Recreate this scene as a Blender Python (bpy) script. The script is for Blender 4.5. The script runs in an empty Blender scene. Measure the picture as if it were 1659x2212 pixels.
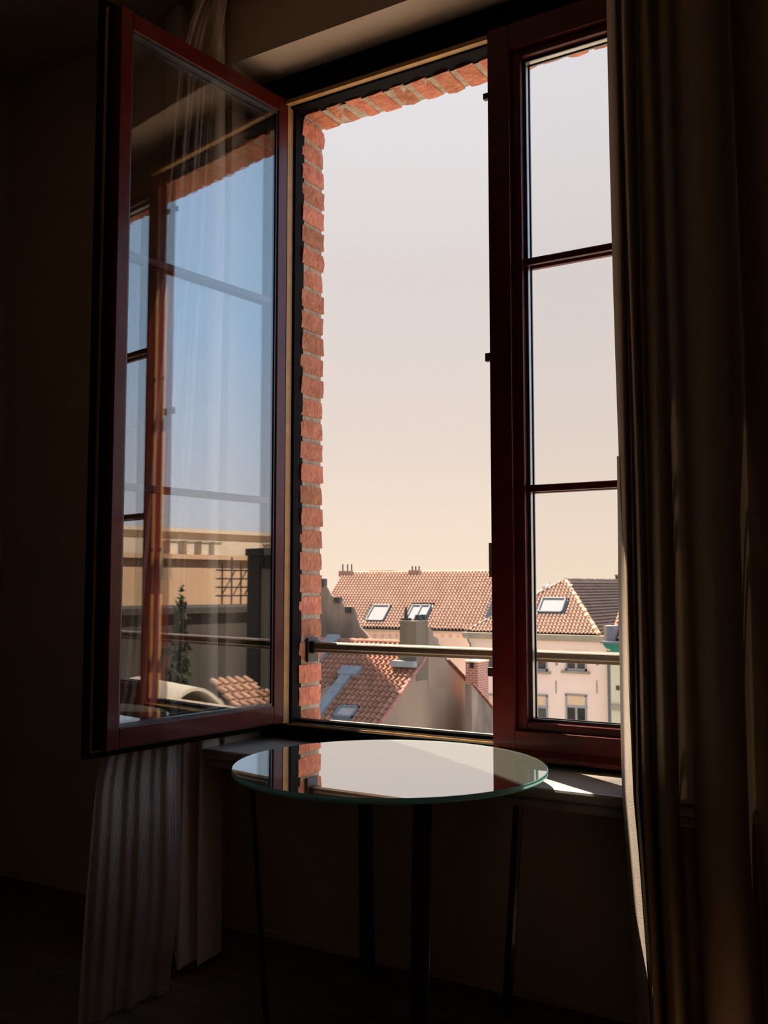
import bpy, bmesh, math, random
from mathutils import Vector, Matrix
R = random.Random(7)
C = bpy.context.scene.collection
PI = math.pi
E = 1.24                                   # eye height above the floor
F, PITCH, YAW = 2095.0, 0.0764, 0.548      # focal length in pixels of the 1659x2212 frame
TH = 0.110                                 # the open leaf stands this far past square

# ------------------------------------------------------------------ camera
cam = bpy.data.cameras.new('camera'); camo = bpy.data.objects.new('camera', cam); C.objects.link(camo)
camo.location = (0, 0, E); camo.rotation_euler = (PI/2+PITCH, 0, YAW)
cam.sensor_fit = 'AUTO'; cam.sensor_width = 36; cam.lens = F/2212*36
cam.clip_start = .05; cam.clip_end = 600
cam.dof.use_dof = True; cam.dof.focus_distance = 3.0; cam.dof.aperture_fstop = 9
sc = bpy.context.scene; sc.camera = camo
sc.view_settings.view_transform = 'Standard'; sc.view_settings.look = 'None'
sc.view_settings.exposure = 0.0; sc.view_settings.gamma = 1; sc.view_settings.use_curve_mapping = False

# ------------------------------------------------------------------ sky
SKY = 1.0
w = bpy.data.worlds.new('sky'); sc.world = w; w.use_nodes = True
nt = w.node_tree; nt.nodes.clear()
def N(t, nt_, **kw):
    n = nt_.nodes.new(t)
    for k, v in kw.items(): setattr(n, k, v)
    return n
out = N('ShaderNodeOutputWorld', nt); bg = N('ShaderNodeBackground', nt); tc = N('ShaderNodeTexCoord', nt)
sx = N('ShaderNodeSeparateXYZ', nt); nt.links.new(tc.outputs['Generated'], sx.inputs[0])
cr = N('ShaderNodeValToRGB', nt); nt.links.new(sx.outputs['Z'], cr.inputs[0])
def stops(ramp, L):
    el = ramp.color_ramp.elements
    while len(el) > 1: el.remove(el[-1])
    el[0].position = L[0][0]; el[0].color = (*L[0][1], 1)
    for p, c in L[1:]:
        e = el.new(p); e.color = (*c, 1)
stops(cr, [(0, (.96, .77, .60)), (.07, (.90, .74, .61)), (.16, (.80, .69, .62)), (.30, (.74, .67, .65)), (.48, (.79, .765, .79)), (.75, (.62, .70, .82)), (1, (.50, .64, .85))])
cr2 = N('ShaderNodeValToRGB', nt); nt.links.new(sx.outputs['Z'], cr2.inputs[0])
stops(cr2, [(0, (2.0, 1.75, 1.55)), (.07, (1.75, 1.8, 1.95)), (.25, (1.15, 1.65, 2.25)), (.6, (.85, 1.25, 1.85)), (1, (.50, .64, .85))])
dt = N('ShaderNodeVectorMath', nt, operation='DOT_PRODUCT'); nt.links.new(tc.outputs['Generated'], dt.inputs[0])
a0 = math.radians(75); dt.inputs[1].default_value = (math.sin(a0), math.cos(a0), 0)
mr = N('ShaderNodeMapRange', nt, interpolation_type='SMOOTHSTEP'); nt.links.new(dt.outputs['Value'], mr.inputs[0])
mr.inputs[1].default_value = .12; mr.inputs[2].default_value = .85
mx = N('ShaderNodeMix', nt, data_type='RGBA'); nt.links.new(mr.outputs[0], mx.inputs[0])
nt.links.new(cr.outputs[0], mx.inputs[6]); nt.links.new(cr2.outputs[0], mx.inputs[7])
nt.links.new(mx.outputs[2], bg.inputs[0]); bg.inputs[1].default_value = SKY; nt.links.new(bg.outputs[0], out.inputs[0])

# ------------------------------------------------------------------ sun
SAZ, SEL = math.radians(-56.5), math.radians(58)
sv = Vector((math.sin(SAZ)*math.cos(SEL), math.cos(SAZ)*math.cos(SEL), math.sin(SEL)))
sl = bpy.data.lights.new('sun', 'SUN'); sl.energy = 20; sl.angle = math.radians(.6); sl.color = (1, .84, .66)
slo = bpy.data.objects.new('sun', sl); C.objects.link(slo); slo.rotation_euler = sv.to_track_quat('Z', 'Y').to_euler(); slo.location = sv*60

# ------------------------------------------------------------------ materials
def mat(name, col, rough=.6, spec=.5, metal=0, var=.12, scale=8, col2=None, bump=0, bscale=60, coat=0, rand=0, translucent=0, stretch=(1,1,1)):
    m = bpy.data.materials.new(name); m.use_nodes = True; t = m.node_tree; b = t.nodes['Principled BSDF']
    b.inputs['Roughness'].default_value = rough; b.inputs['Specular IOR Level'].default_value = spec; b.inputs['Metallic'].default_value = metal
    b.inputs['Coat Weight'].default_value = coat; b.inputs['Coat Roughness'].default_value = .08
    co = N('ShaderNodeTexCoord', t); mp = N('ShaderNodeMapping', t); t.links.new(co.outputs['Object'], mp.inputs[0]); mp.inputs['Scale'].default_value = stretch
    nz = N('ShaderNodeTexNoise', t); nz.inputs['Scale'].default_value = scale; nz.inputs['Detail'].default_value = 6; t.links.new(mp.outputs[0], nz.inputs['Vector'])
    r = N('ShaderNodeValToRGB', t); t.links.new(nz.outputs[0], r.inputs[0])
    c2 = col2 or tuple(c*(1-var) for c in col); c1 = col if col2 else tuple(min(1, c*(1+var)) for c in col)
    stops(r, [(.32, c2), (.68, c1)])
    last = r.outputs[0]
    if rand:
        oi = N('ShaderNodeObjectInfo', t); hs = N('ShaderNodeHueSaturation', t)
        m1 = N('ShaderNodeMapRange', t); t.links.new(oi.outputs['Random'], m1.inputs[0]); m1.inputs[3].default_value = 1-rand; m1.inputs[4].default_value = 1+rand
        m2 = N('ShaderNodeMapRange', t); t.links.new(oi.outputs['Random'], m2.inputs[0]); m2.inputs[3].default_value = .5+.03*rand; m2.inputs[4].default_value = .5-.03*rand
        t.links.new(m1.outputs[0], hs.inputs['Value']); t.links.new(m2.outputs[0], hs.inputs['Hue']); t.links.new(last, hs.inputs['Color']); last = hs.outputs[0]
        va = N('ShaderNodeVectorMath', t, operation='ADD'); t.links.new(co.outputs['Object'], va.inputs[0])
        cmb = N('ShaderNodeCombineXYZ', t); mm = N('ShaderNodeMath', t, operation='MULTIPLY'); mm.inputs[1].default_value = 37; t.links.new(oi.outputs['Random'], mm.inputs[0])
        t.links.new(mm.outputs[0], cmb.inputs[0]); t.links.new(mm.outputs[0], cmb.inputs[1]); t.links.new(cmb.outputs[0], va.inputs[1]); t.links.new(va.outputs[0], mp.inputs[0])
    t.links.new(last, b.inputs['Base Color'])
    if bump:
        n2 = N('ShaderNodeTexNoise', t); n2.inputs['Scale'].default_value = bscale; n2.inputs['Detail'].default_value = 5; t.links.new(mp.outputs[0], n2.inputs['Vector'])
        bp = N('ShaderNodeBump', t); bp.inputs['Strength'].default_value = bump; bp.inputs['Distance'].default_value = .01; t.links.new(n2.outputs[0], bp.inputs['Height']); t.links.new(bp.outputs[0], b.inputs['Normal'])
    if translucent:
        tr = N('ShaderNodeBsdfTranslucent', t); ms = N('ShaderNodeMixShader', t); ms.inputs[0].default_value = translucent
        t.links.new(last, tr.inputs[0]); t.links.new(b.outputs[0], ms.inputs[1]); t.links.new(tr.outputs[0], ms.inputs[2]); t.links.new(ms.outputs[0], t.nodes['Material Output'].inputs[0])
    return m
def pane_mat(name, f0, power=5, tint=(1, 1, 1), rough=0.0, milk=None):
    m = bpy.data.materials.new(name); m.use_nodes = True; t = m.node_tree; t.nodes.clear()
    g = N('ShaderNodeNewGeometry', t); d = N('ShaderNodeVectorMath', t, operation='DOT_PRODUCT'); t.links.new(g.outputs['Incoming'], d.inputs[0]); t.links.new(g.outputs['Normal'], d.inputs[1])
    a = N('ShaderNodeMath', t, operation='ABSOLUTE'); t.links.new(d.outputs['Value'], a.inputs[0])
    s = N('ShaderNodeMath', t, operation='SUBTRACT'); s.inputs[0].default_value = 1; t.links.new(a.outputs[0], s.inputs[1])
    p = N('ShaderNodeMath', t, operation='POWER'); t.links.new(s.outputs[0], p.inputs[0]); p.inputs[1].default_value = power
    q = N('ShaderNodeMath', t, operation='MULTIPLY_ADD'); t.links.new(p.outputs[0], q.inputs[0]); q.inputs[1].default_value = 1-f0; q.inputs[2].default_value = f0
    tb = N('ShaderNodeBsdfTransparent', t); tb.inputs[0].default_value = (*tint, 1); gl = N('ShaderNodeBsdfGlossy', t); gl.inputs['Roughness'].default_value = rough
    mxs = N('ShaderNodeMixShader', t); t.links.new(q.outputs[0], mxs.inputs[0]); t.links.new(tb.outputs[0], mxs.inputs[1]); t.links.new(gl.outputs[0], mxs.inputs[2])
    if milk:
        df = N('ShaderNodeBsdfDiffuse', t); df.inputs[0].default_value = (*milk, 1); ad = N('ShaderNodeAddShader', t); t.links.new(mxs.outputs[0], ad.inputs[0]); t.links.new(df.outputs[0], ad.inputs[1]); mxs = ad
    o = N('ShaderNodeOutputMaterial', t); t.links.new(mxs.outputs[0], o.inputs[0]); return m
M = dict(
 plaster=mat('white plaster', (.54, .41, .31), .85, var=.05, scale=3, bump=.15, bscale=90),
 dim_paint=mat('room paint', (.42, .33, .25), .9, var=.08, scale=2),
 floor=mat('dark floor', (.12, .085, .06), .6, spec=.25, var=.3, scale=5, stretch=(1, 8, 1)),
 maroon=mat('maroon gloss paint', (.085, .007, .005), .34, spec=.22, coat=.12, var=.2, scale=14, bump=.05, bscale=160),
 dark=mat('black rebate paint', (.005, .004, .004), .6, spec=.04, var=.3),
 gasket=mat('ochre rebate strip', (.42, .22, .055), .5, var=.15, scale=20),
 rubber=mat('glazing rubber', (.035, .045, .06), .3, coat=.4),
 steel=mat('steel hardware', (.45, .42, .36), .35, metal=.8),
 brass=mat('brass', (.70, .50, .22), .3, metal=.8),
 marble=mat('marble', (.50, .45, .39), .28, spec=.5, var=.25, scale=4, col2=(.24, .23, .21)),
 brick=mat('orange brick', (.60, .25, .15), .95, spec=.2, scale=26, col2=(.42, .15, .09), bump=.9, bscale=55, rand=.22),
 mortar=mat('mortar', (.56, .46, .36), .97, spec=.1, scale=30, col2=(.36, .30, .23), bump=.8, bscale=120),
 alu=mat('bronze aluminium', (.17, .125, .085), .4, spec=.4, var=.1, scale=30),
 black=mat('black metal', (.012, .011, .010), .45, var=.2),
 bar=mat('dark table leg', (.02, .016, .014), .35, var=.2, coat=.3),
 cream=mat('cream cotton', (.90, .78, .66), .9, spec=.1, var=.08, scale=20, bump=.2, bscale=300, translucent=.4, stretch=(1, 1, .1)),
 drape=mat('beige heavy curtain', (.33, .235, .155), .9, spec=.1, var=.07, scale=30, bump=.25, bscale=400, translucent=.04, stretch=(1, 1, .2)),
 sunlit_strip=mat('pale lining', (.58, .50, .42), .9, spec=.1, var=.05, scale=30, bump=.2, bscale=400, translucent=.08),
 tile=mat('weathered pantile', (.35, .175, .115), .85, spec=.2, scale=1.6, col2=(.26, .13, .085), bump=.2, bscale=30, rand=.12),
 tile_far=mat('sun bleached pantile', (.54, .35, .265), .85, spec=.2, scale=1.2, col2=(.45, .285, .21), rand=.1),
 tile_shade=mat('pantile in shade tone', (.12, .075, .06), .8, scale=1.6, col2=(.07, .045, .04), rand=.15),
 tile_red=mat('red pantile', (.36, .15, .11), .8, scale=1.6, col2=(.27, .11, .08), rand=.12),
 underlay=mat('dark roof underlay', (.05, .035, .03), .9),
 pink=mat('pale pink render', (.95, .78, .69), .9, spec=.1, var=.03, scale=.7),
 pink_dull=mat('dull pink disc', (.80, .58, .48), .9),
 cream_wall=mat('cream render', (.94, .80, .74), .9, spec=.1, var=.03, scale=.6),
 green_wall=mat('pale green render', (.66, .66, .52), .9, spec=.1, var=.04, scale=.6),
 stone=mat('grey stone cornice', (.36, .33, .27), .9, var=.12, scale=2),
 zinc=mat('zinc flashing', (.20, .235, .27), .55, metal=.2, var=.15, scale=3),
 slate=mat('blue grey slate', (.15, .175, .21), .7, var=.1),
 stain=mat('stained grey render', (.30, .235, .195), .95, spec=.1, scale=.9, col2=(.11, .092, .08), bump=.2, bscale=6, stretch=(1, 1, .35)),
 gable=mat('weathered beige render', (.31, .225, .165), .95, spec=.1, scale=.55, col2=(.20, .15, .115), bump=.15, bscale=5, stretch=(1, 1, .3)),
 concrete=mat('grey chimney render', (.16, .135, .10), .95, spec=.1, scale=.8, col2=(.11, .095, .072), stretch=(1, 1, .3)),
 teal=mat('green painted cornice', (.015, .23, .17), .4, var=.15, scale=4),
 frame_grey=mat('grey window frame', (.34, .37, .43), .6, var=.05),
 blind=mat('sand roller blind', (.80, .62, .44), .8, var=.05),
 darkglass=mat('dark window glass', (.05, .055, .05), .08, spec=.8, var=.3, scale=.8),
 skyglass=mat('roof window glass', (.33, .32, .34), .15, spec=.5, var=.02),
 white=mat('white frame', (.72, .74, .75), .5),
 peach=mat('peach facade', (.62, .42, .28), .9, spec=.1, var=.05, scale=.3),
 white_wall=mat('white attic', (.55, .50, .43), .9, spec=.1, var=.03, scale=.3),
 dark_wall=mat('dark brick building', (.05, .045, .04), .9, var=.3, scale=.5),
 foliage=mat('conifer', (.03, .05, .025), .9, var=.4, scale=3),
 ground=mat('courtyard ground', (.34, .31, .28), .95, var=.2, scale=.2),
 glass_leaf=pane_mat('double glazing of open leaf', .105), glass_shut=pane_mat('double glazing of shut leaf', .018),
 glass_out=pane_mat('roof light pane', .5, 2))

# brick texture (too small to build) for the far chimney
def brick_tex(name, c1, c2, mo, sc_):
    m = bpy.data.materials.new(name); m.use_nodes = True; t = m.node_tree; b = t.nodes['Principled BSDF']; b.inputs['Roughness'].default_value = .95
    co = N('ShaderNodeTexCoord', t); sp = N('ShaderNodeSeparateXYZ', t); t.links.new(co.outputs['Object'], sp.inputs[0])
    ad = N('ShaderNodeMath', t, operation='ADD'); t.links.new(sp.outputs['X'], ad.inputs[0]); t.links.new(sp.outputs['Y'], ad.inputs[1])
    cb = N('ShaderNodeCombineXYZ', t); t.links.new(ad.outputs[0], cb.inputs[0]); t.links.new(sp.outputs['Z'], cb.inputs[1])
    br = N('ShaderNodeTexBrick', t); br.inputs['Scale'].default_value = 1; br.inputs['Brick Width'].default_value = .26*sc_; br.inputs['Row Height'].default_value = .085*sc_; br.inputs['Mortar Size'].default_value = .012*sc_
    br.inputs['Color1'].default_value = (*c1, 1); br.inputs['Color2'].default_value = (*c2, 1); br.inputs['Mortar'].default_value = (*mo, 1)
    t.links.new(cb.outputs[0], br.inputs['Vector']); t.links.new(br.outputs['Color'], b.inputs['Base Color']); return m
M['brick_far'] = brick_tex('small red bricks', (.40, .15, .11), (.30, .11, .085), (.50, .38, .31), 1.25)

# striped sheer: fine opaque threads with clear gaps (UV x runs across the cloth)
def sheer_mat():
    m = bpy.data.materials.new('striped crinkle sheer'); m.use_nodes = True; t = m.node_tree; t.nodes.clear()
    uv = N('ShaderNodeTexCoord', t); sp = N('ShaderNodeSeparateXYZ', t); t.links.new(uv.outputs['UV'], sp.inputs[0])
    nz = N('ShaderNodeTexNoise', t); nz.inputs['Scale'].default_value = 5; t.links.new(uv.outputs['UV'], nz.inputs['Vector'])
    ma = N('ShaderNodeMath', t, operation='MULTIPLY_ADD'); t.links.new(nz.outputs[0], ma.inputs[0]); ma.inputs[1].default_value = .03; t.links.new(sp.outputs['X'], ma.inputs[2])
    mu = N('ShaderNodeMath', t, operation='MULTIPLY'); t.links.new(ma.outputs[0], mu.inputs[0]); mu.inputs[1].default_value = 62*2*PI
    si = N('ShaderNodeMath', t, operation='SINE'); t.links.new(mu.outputs[0], si.inputs[0])
    mp = N('ShaderNodeMapRange', t); t.links.new(si.outputs[0], mp.inputs[0]); mp.inputs[1].default_value = .2; mp.inputs[2].default_value = .75; mp.inputs[3].default_value = .42; mp.inputs[4].default_value = .95
    df = N('ShaderNodeBsdfDiffuse', t); df.inputs[0].default_value = (.62, .50, .43, 1); tl = N('ShaderNodeBsdfTranslucent', t); tl.inputs[0].default_value = (.60, .48, .41, 1)
    m1 = N('ShaderNodeMixShader', t); m1.inputs[0].default_value = .4; t.links.new(df.outputs[0], m1.inputs[1]); t.links.new(tl.outputs[0], m1.inputs[2])
    tr = N('ShaderNodeBsdfTransparent', t); m2 = N('ShaderNodeMixShader', t); t.links.new(mp.outputs[0], m2.inputs[0]); t.links.new(tr.outputs[0], m2.inputs[1]); t.links.new(m1.outputs[0], m2.inputs[2])
    o = N('ShaderNodeOutputMaterial', t); t.links.new(m2.outputs[0], o.inputs[0]); return m
M['sheer'] = sheer_mat()
# table glass: reflecting clear surface over a frosted underside, greenish cut rim
M['table_top'] = pane_mat('table glass surface', .66, 1.1, (.92, .97, .94), milk=(.020, .024, .020))
M['frost'] = mat('frosted layer', (.15, .17, .14), .9, var=.02, translucent=.5)
def rim_mat():
    m = bpy.data.materials.new('green glass edge'); m.use_nodes = True; t = m.node_tree; b = t.nodes['Principled BSDF']
    b.inputs['Base Color'].default_value = (.40, .88, .80, 1); b.inputs['Roughness'].default_value = .2
    tr = N('ShaderNodeBsdfTranslucent', t); tr.inputs[0].default_value = (.50, .95, .88, 1); ms = N('ShaderNodeMixShader', t); ms.inputs[0].default_value = .5
    t.links.new(b.outputs[0], ms.inputs[1]); t.links.new(tr.outputs[0], ms.inputs[2]); t.links.new(ms.outputs[0], t.nodes['Material Output'].inputs[0]); return m
M['rim'] = rim_mat()

# ------------------------------------------------------------------ geometry helpers
def raydir(px, py):
    d = Vector(((px-829.5)/F, 1, -(py-1106)/F))
    c, s = math.cos(PITCH), math.sin(PITCH); d = Vector((d.x, c*d.y-s*d.z, s*d.y+c*d.z))
    c, s = math.cos(YAW), math.sin(YAW); return Vector((c*d.x-s*d.y, s*d.x+c*d.y, d.z))
EYE = Vector((0, 0, E))
def at(px, py, Y): d = raydir(px, py); return EYE + d*(Y/d.y)
def atx(px, py, X): d = raydir(px, py); return EYE + d*(X/d.x)
def hit(px, py, p0, n): d = raydir(px, py); return EYE + d*((p0-EYE).dot(n)/d.dot(n))
class MB:
    def __init__(s): s.v = []; s.f = []; s.uv = None
    def box(s, x0, x1, y0, y1, z0, z1, o=Vector((0,0,0)), u=Vector((1,0,0)), v=Vector((0,1,0)), w_=Vector((0,0,1)), j=0):
        b = len(s.v)
        for z in (z0, z1):
            for x, y in ((x0, y0), (x1, y0), (x1, y1), (x0, y1)):
                p = o+u*x+v*y+w_*z
                if j: p = p+Vector((R.uniform(-j, j), R.uniform(-j, j), R.uniform(-j, j)))
                s.v.append(p)
        s.f += [[b, b+3, b+2, b+1], [b+4, b+5, b+6, b+7], [b, b+1, b+5, b+4], [b+1, b+2, b+6, b+5], [b+2, b+3, b+7, b+6], [b+3, b, b+4, b+7]]
        return s
    def prism(s, pts, d):                    # closed outline pts (Vectors) extruded by vector d
        b = len(s.v); n = len(pts); s.v += [Vector(p) for p in pts]+[Vector(p)+d for p in pts]
        s.f += [list(range(b, b+n)), list(range(b+2*n-1, b+n-1, -1))]
        s.f += [[b+i, b+n+i, b+n+(i+1) % n, b+(i+1) % n] for i in range(n)]; return s
    def tube(s, p, q, r, n=10, r2=None):
        p, q = Vector(p), Vector(q); a = (q-p).normalized(); t = a.orthogonal().normalized(); bb = a.cross(t); k = len(s.v)
        for P, rr in ((p, r), (q, r if r2 is None else r2)):
            for i in range(n): th = 2*PI*i/n; s.v.append(P+(t*math.cos(th)+bb*math.sin(th))*rr)
        s.f += [[k+i, k+(i+1) % n, k+n+(i+1) % n, k+n+i] for i in range(n)]+[list(range(k+n-1, k-1, -1)), list(range(k+n, k+2*n))]; return s
    def grid(s, fn, nu, nv, uv=False):
        k = len(s.v)
        for j in range(nv+1):
            for i in range(nu+1): s.v.append(Vector(fn(i/nu, j/nv)))
        for j in range(nv):
            for i in range(nu): a = k+j*(nu+1)+i; s.f.append([a, a+1, a+nu+2, a+nu+1])
        if uv: s.uv = [(i/nu, j/nv) for j in range(nv+1) for i in range(nu+1)]
        return s
    def build(s, name, m, parent=None, base=None, bevel=0, smooth=False, solid=0, fix=True):
        o0 = Vector(base) if base is not None else (org(parent) if parent else Vector((0,0,0)))
        me = bpy.data.meshes.new(name); me.from_pydata([p-o0 for p in s.v], [], s.f); me.materials.append(m)
        if fix:
            bm = bmesh.new(); bm.from_mesh(me); bmesh.ops.recalc_face_normals(bm, faces=bm.faces); bm.to_mesh(me); bm.free()
        if s.uv:
            l = me.uv_layers.new(name='UVMap')
            for lp in me.loops: l.data[lp.index].uv = s.uv[lp.vertex_index]
        if smooth: me.polygons.foreach_set('use_smooth', [True]*len(me.polygons))
        o = bpy.data.objects.new(name, me); C.objects.link(o)
        if parent: o.parent = parent; o.location = o0-org(parent); ORG[o.name] = o0
        else: o.location = o0; ORG[o.name] = o0
        if bevel:
            b = o.modifiers.new('bevel', 'BEVEL'); b.width = bevel; b.segments = 2; b.limit_method = 'ANGLE'
        if solid:
            b = o.modifiers.new('solid', 'SOLIDIFY'); b.thickness = solid
        return o
ORG = {}
def org(o): return ORG[o.name]
def tag(o, label=None, cat=None, group=None, kind=None):
    if label: o['label'] = label
    if cat: o['category'] = cat
    if group: o['group'] = group
    if kind: o['kind'] = kind
    return o
def empty(name, loc, parent=None):
    o = bpy.data.objects.new(name, None); C.objects.link(o); loc = Vector(loc); ORG[o.name] = loc; o.empty_display_size = .1
    if parent: o.parent = parent; o.location = loc-org(parent)
    else: o.location = loc
    return o
def bx(name, m, parent, x0, x1, y0, y1, z0, z1, bevel=0, **k): return MB().box(x0, x1, y0, y1, z0, z1, **k).build(name, m, parent, bevel=bevel)

# ================================================================== room shell
WY, WB, WO = 2.80, 3.06, 3.195            # inner wall face, frame plane, outer brick face
X0, X1 = -2.40, -.38                      # niche sides
ZS, ZT = E-.579, E+2.034                  # sill top, niche soffit
m = MB(); m.box(-3.7, X0, WY, WB, 0, 3.55); m.box(X1, 1.9, WY, WB, 0, 3.55); m.box(X0, X1, WY, WB, ZT, 3.55); m.box(X0, X1, WY+.02, WB, 0, ZS-.06)
wall = tag(m.build('wall_front', M['plaster'], base=(0, 2.8, 0)), kind='structure')
tag(bx('floor', M['floor'], None, -3.7, 1.9, -2.6, WY+.02, -.12, 0), kind='structure')
tag(bx('ceiling', M['dim_paint'], None, -3.7, 1.9, -2.6, WB, 3.55, 3.67), kind='structure')
tag(bx('wall_left', M['dim_paint'], None, -3.82, -3.7, -2.6, WO, -.12, 3.67), kind='structure')
tag(bx('wall_right', M['dim_paint'], None, 1.9, 2.02, -2.6, WO, -.12, 3.67), kind='structure')
tag(bx('wall_back', M['dim_paint'], None, -3.82, 2.02, -2.72, -2.6, -.12, 3.67), kind='structure')
tag(bx('baseboard_front', M['plaster'], None, X0, X1, WY+.005, WY+.02, 0, .022), kind='structure')

# outer brick skin, laid brick by brick round the opening
BXL, BXR, BZT, BZB = -2.243, -.44, E+1.885, E-.62
m = MB(); e_ = .005
m.box(-3.82, BXL-e_, WB, WO-e_, -.6, 4.2); m.box(BXR+e_, 2.02, WB, WO-e_, -.6, 4.2); m.box(BXL-e_, BXR+e_, WB, WO-e_, BZT+e_, 4.2); m.box(BXL-e_, BXR+e_, WB, WO-e_, -.6, BZB)
skin = tag(m.build('wall_outside', M['mortar'], base=(0, 3.1, 0)), kind='structure')
def brick_mesh(k, L, W, H):                # rough brick, origin at centre
    bm = bmesh.new(); bmesh.ops.create_cube(bm, size=1)
    bmesh.ops.subdivide_edges(bm, edges=[e for e in bm.edges], cuts=1, use_grid_fill=True)
    rr = random.Random(k)
    for v in bm.verts:
        c = sum(1 for t in v.co if abs(t) > .4); f = 1-.03*(c == 3)
        v.co = Vector((v.co.x*L*f+rr.uniform(-.0025, .0025), v.co.y*W*f+rr.uniform(-.004, .004), v.co.z*H*f+rr.uniform(-.0025, .0025)))
    me = bpy.data.meshes.new('brick'); bm.to_mesh(me); bm.free(); me.materials.append(M['brick']); return me
PITCHB = .0872
jamb = [brick_mesh(k, .10, .150, .069) for k in range(6)]
head = [brick_mesh(20+k, .073, .150, .22) for k in range(6)]
face = [brick_mesh(40+k, .205, .10, .069) for k in range(4)]
def place(me, x, y, z, rz=0, ry=0):
    o = bpy.data.objects.new('brick', me); C.objects.link(o); o.parent = skin; o.location = Vector((x, y, z))-org(skin); o.rotation_euler = (0, ry, rz); return o
nrow = 29
for i in range(nrow):
    z = BZT-.035-.008-i*PITCHB
    if z < BZB-.2: break
    place(R.choice(jamb), BXL-.05+R.uniform(-.003, .003), WB+.063+R.uniform(-.003, .003), z, R.uniform(-.02, .02), R.choice((0, PI)))
    place(R.choice(jamb), BXR+.05+R.uniform(-.003, .003), WB+.063, z, R.uniform(-.02, .02))
    for k in range(3):                      # facade courses left and right of the opening
        off = .108 if i % 2 else 0
        place(R.choice(face), BXL-.10-.108-off-k*.217, WO-.045+R.uniform(-.002, .002), z)
        place(R.choice(face), BXR+.10+.108+off+k*.217, WO-.045+R.uniform(-.002, .002), z)
x = BXL+.02; i = 0
while x < BXR+.05:                          # soldier course over the opening
    place(R.choice(head), x+.03, WB+.063+R.uniform(-.003, .003), BZT+.11+R.uniform(-.004, .004), R.uniform(-.03, .03), R.uniform(-.03, .03)); x += .0955; i += 1

# ================================================================== window
win = tag(empty('window_1', (-1.39, 3.0, ZS)), kind='structure')
MA, DK, GK = M['maroon'], M['dark'], M['gasket']
FY0, FY1 = 2.985, 3.065
FZT, FZB = E+1.895, E-.505
# fixed outer frame
bx('frame_head', DK, win, X0+.01, X1-.01, FY0, FY1, FZT, ZT, .003)
bx('frame_jamb', DK, win, X0+.01, -2.245, 3.003, FY1, ZS+.002, FZT, .003)
bx('frame_jamb', DK, win, -.45, X1-.01, FY0, FY1, ZS+.002, FZT, .003)
m = MB(); m.box(-2.245, -1.34, FY0, FY1, ZS+.002, FZB-.02); m.box(-2.245, -1.34, 3.02, FY1, FZB-.02, FZB); m.box(-1.34, -.45, FY0, FY1, ZS+.002, FZB-.02)
m.build('frame_sill_rail', DK, win, bevel=.002)
bx('drip_channel', M['steel'], win, -2.245, -1.387, 3.007, 3.018, FZB-.019, FZB-.010, .001)
bx('rebate_strip', GK, win, -2.262, -1.387, FY0-.026, FY0, E+1.902, E+1.918)
bx('rebate_strip', GK, win, -2.251, -1.387, FY0-.004, FY0, E-.522, E-.517)
bx('outer_stone_sill', M['mortar'], win, BXL, BXR, FY1, WO+.07, BZB, FZB-.03, .006)
m = MB(); m.box(X0, X1, WY-.130, 3.02, ZS-.034, ZS); m.box(X0, X1, WY-.115, 3.02, ZS-.066, ZS-.036)
o = m.build('window_sill', M['marble'], win, bevel=.009); tag(o, 'grey white marble sill with a rounded double edge')

# shut right-hand leaf
lf = tag(empty('casement', (-1.387, 3.0, E), win), 'shut maroon leaf with two thin glazing bars')
LX0, LX1, LZ0, LZ1 = -1.387, -.445, E-.553, E+1.935
def leaf_frame(o_, u, v, W, st, z0, z1, zb, y0, y1, parent, sgn=1):
    """stiles and rails; o_ origin, u along the leaf, v its thickness"""
    k = dict(o=o_, u=u, v=v)
    MB().box(0, st, y0, y1, z0, z1, **k).build('stile', MA, parent, bevel=.003)
    MB().box(W-st, W, y0, y1, z0, z1, **k).build('stile', MA, parent, bevel=.003)
UX, UY = Vector((1, 0, 0)), Vector((0, 1, 0))
W_ = LX1-LX0
leaf_frame(Vector((LX0, 0, 0)), UX, UY, W_, .080, LZ0, LZ1, 0, 2.962, 3.055, lf)
bx('top_rail', MA, lf, LX0+.08, LX1-.08, 2.962, 3.055, E+1.845, LZ1, .003)
bx('bottom_rail', MA, lf, LX0+.08, LX1-.08, 2.962, 3.055, LZ0, E-.469, .003)
m = MB(); m.prism([Vector((LX0+.02, 2.962, E-.525)), Vector((LX0+.02, 2.945, E-.545)), Vector((LX0+.02, 2.945, E-.560)), Vector((LX0+.02, 2.962, E-.563))], Vector((W_-.04, 0, 0)))
m.build('drip_moulding', MA, lf, bevel=.002)
# inner glazing frame, stepped back
gx0, gx1, gz0, gz1 = LX0+.080, LX1-.080, E-.469, E+1.845
bx('glazing_frame', MA, lf, gx0, gx0+.033, 2.985, 3.05, gz0, gz1, .003)
bx('glazing_frame', MA, lf, gx1-.033, gx1, 2.985, 3.05, gz0, gz1, .003)
bx('glazing_frame', MA, lf, gx0+.033, gx1-.033, 2.985, 3.05, gz0, gz0+.026, .003)
bx('glazing_frame', MA, lf, gx0+.033, gx1-.033, 2.985, 3.05, gz1-.026, gz1, .003)
ix0, ix1, iz0, iz1 = gx0+.033, gx1-.033, gz0+.026, gz1-.026
m = MB()
for (a, b, c, d) in ((ix0, ix0+.010, iz0, iz1), (ix1-.010, ix1, iz0, iz1), (ix0, ix1, iz0, iz0+.010), (ix0, ix1, iz1-.010, iz1)):
    m.box(a, b, 3.012, 3.018, c, d); m.box(a, b, 3.046, 3.052, c, d)
m.build('glazing_seal', M['rubber'], lf)
m = MB()
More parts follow.
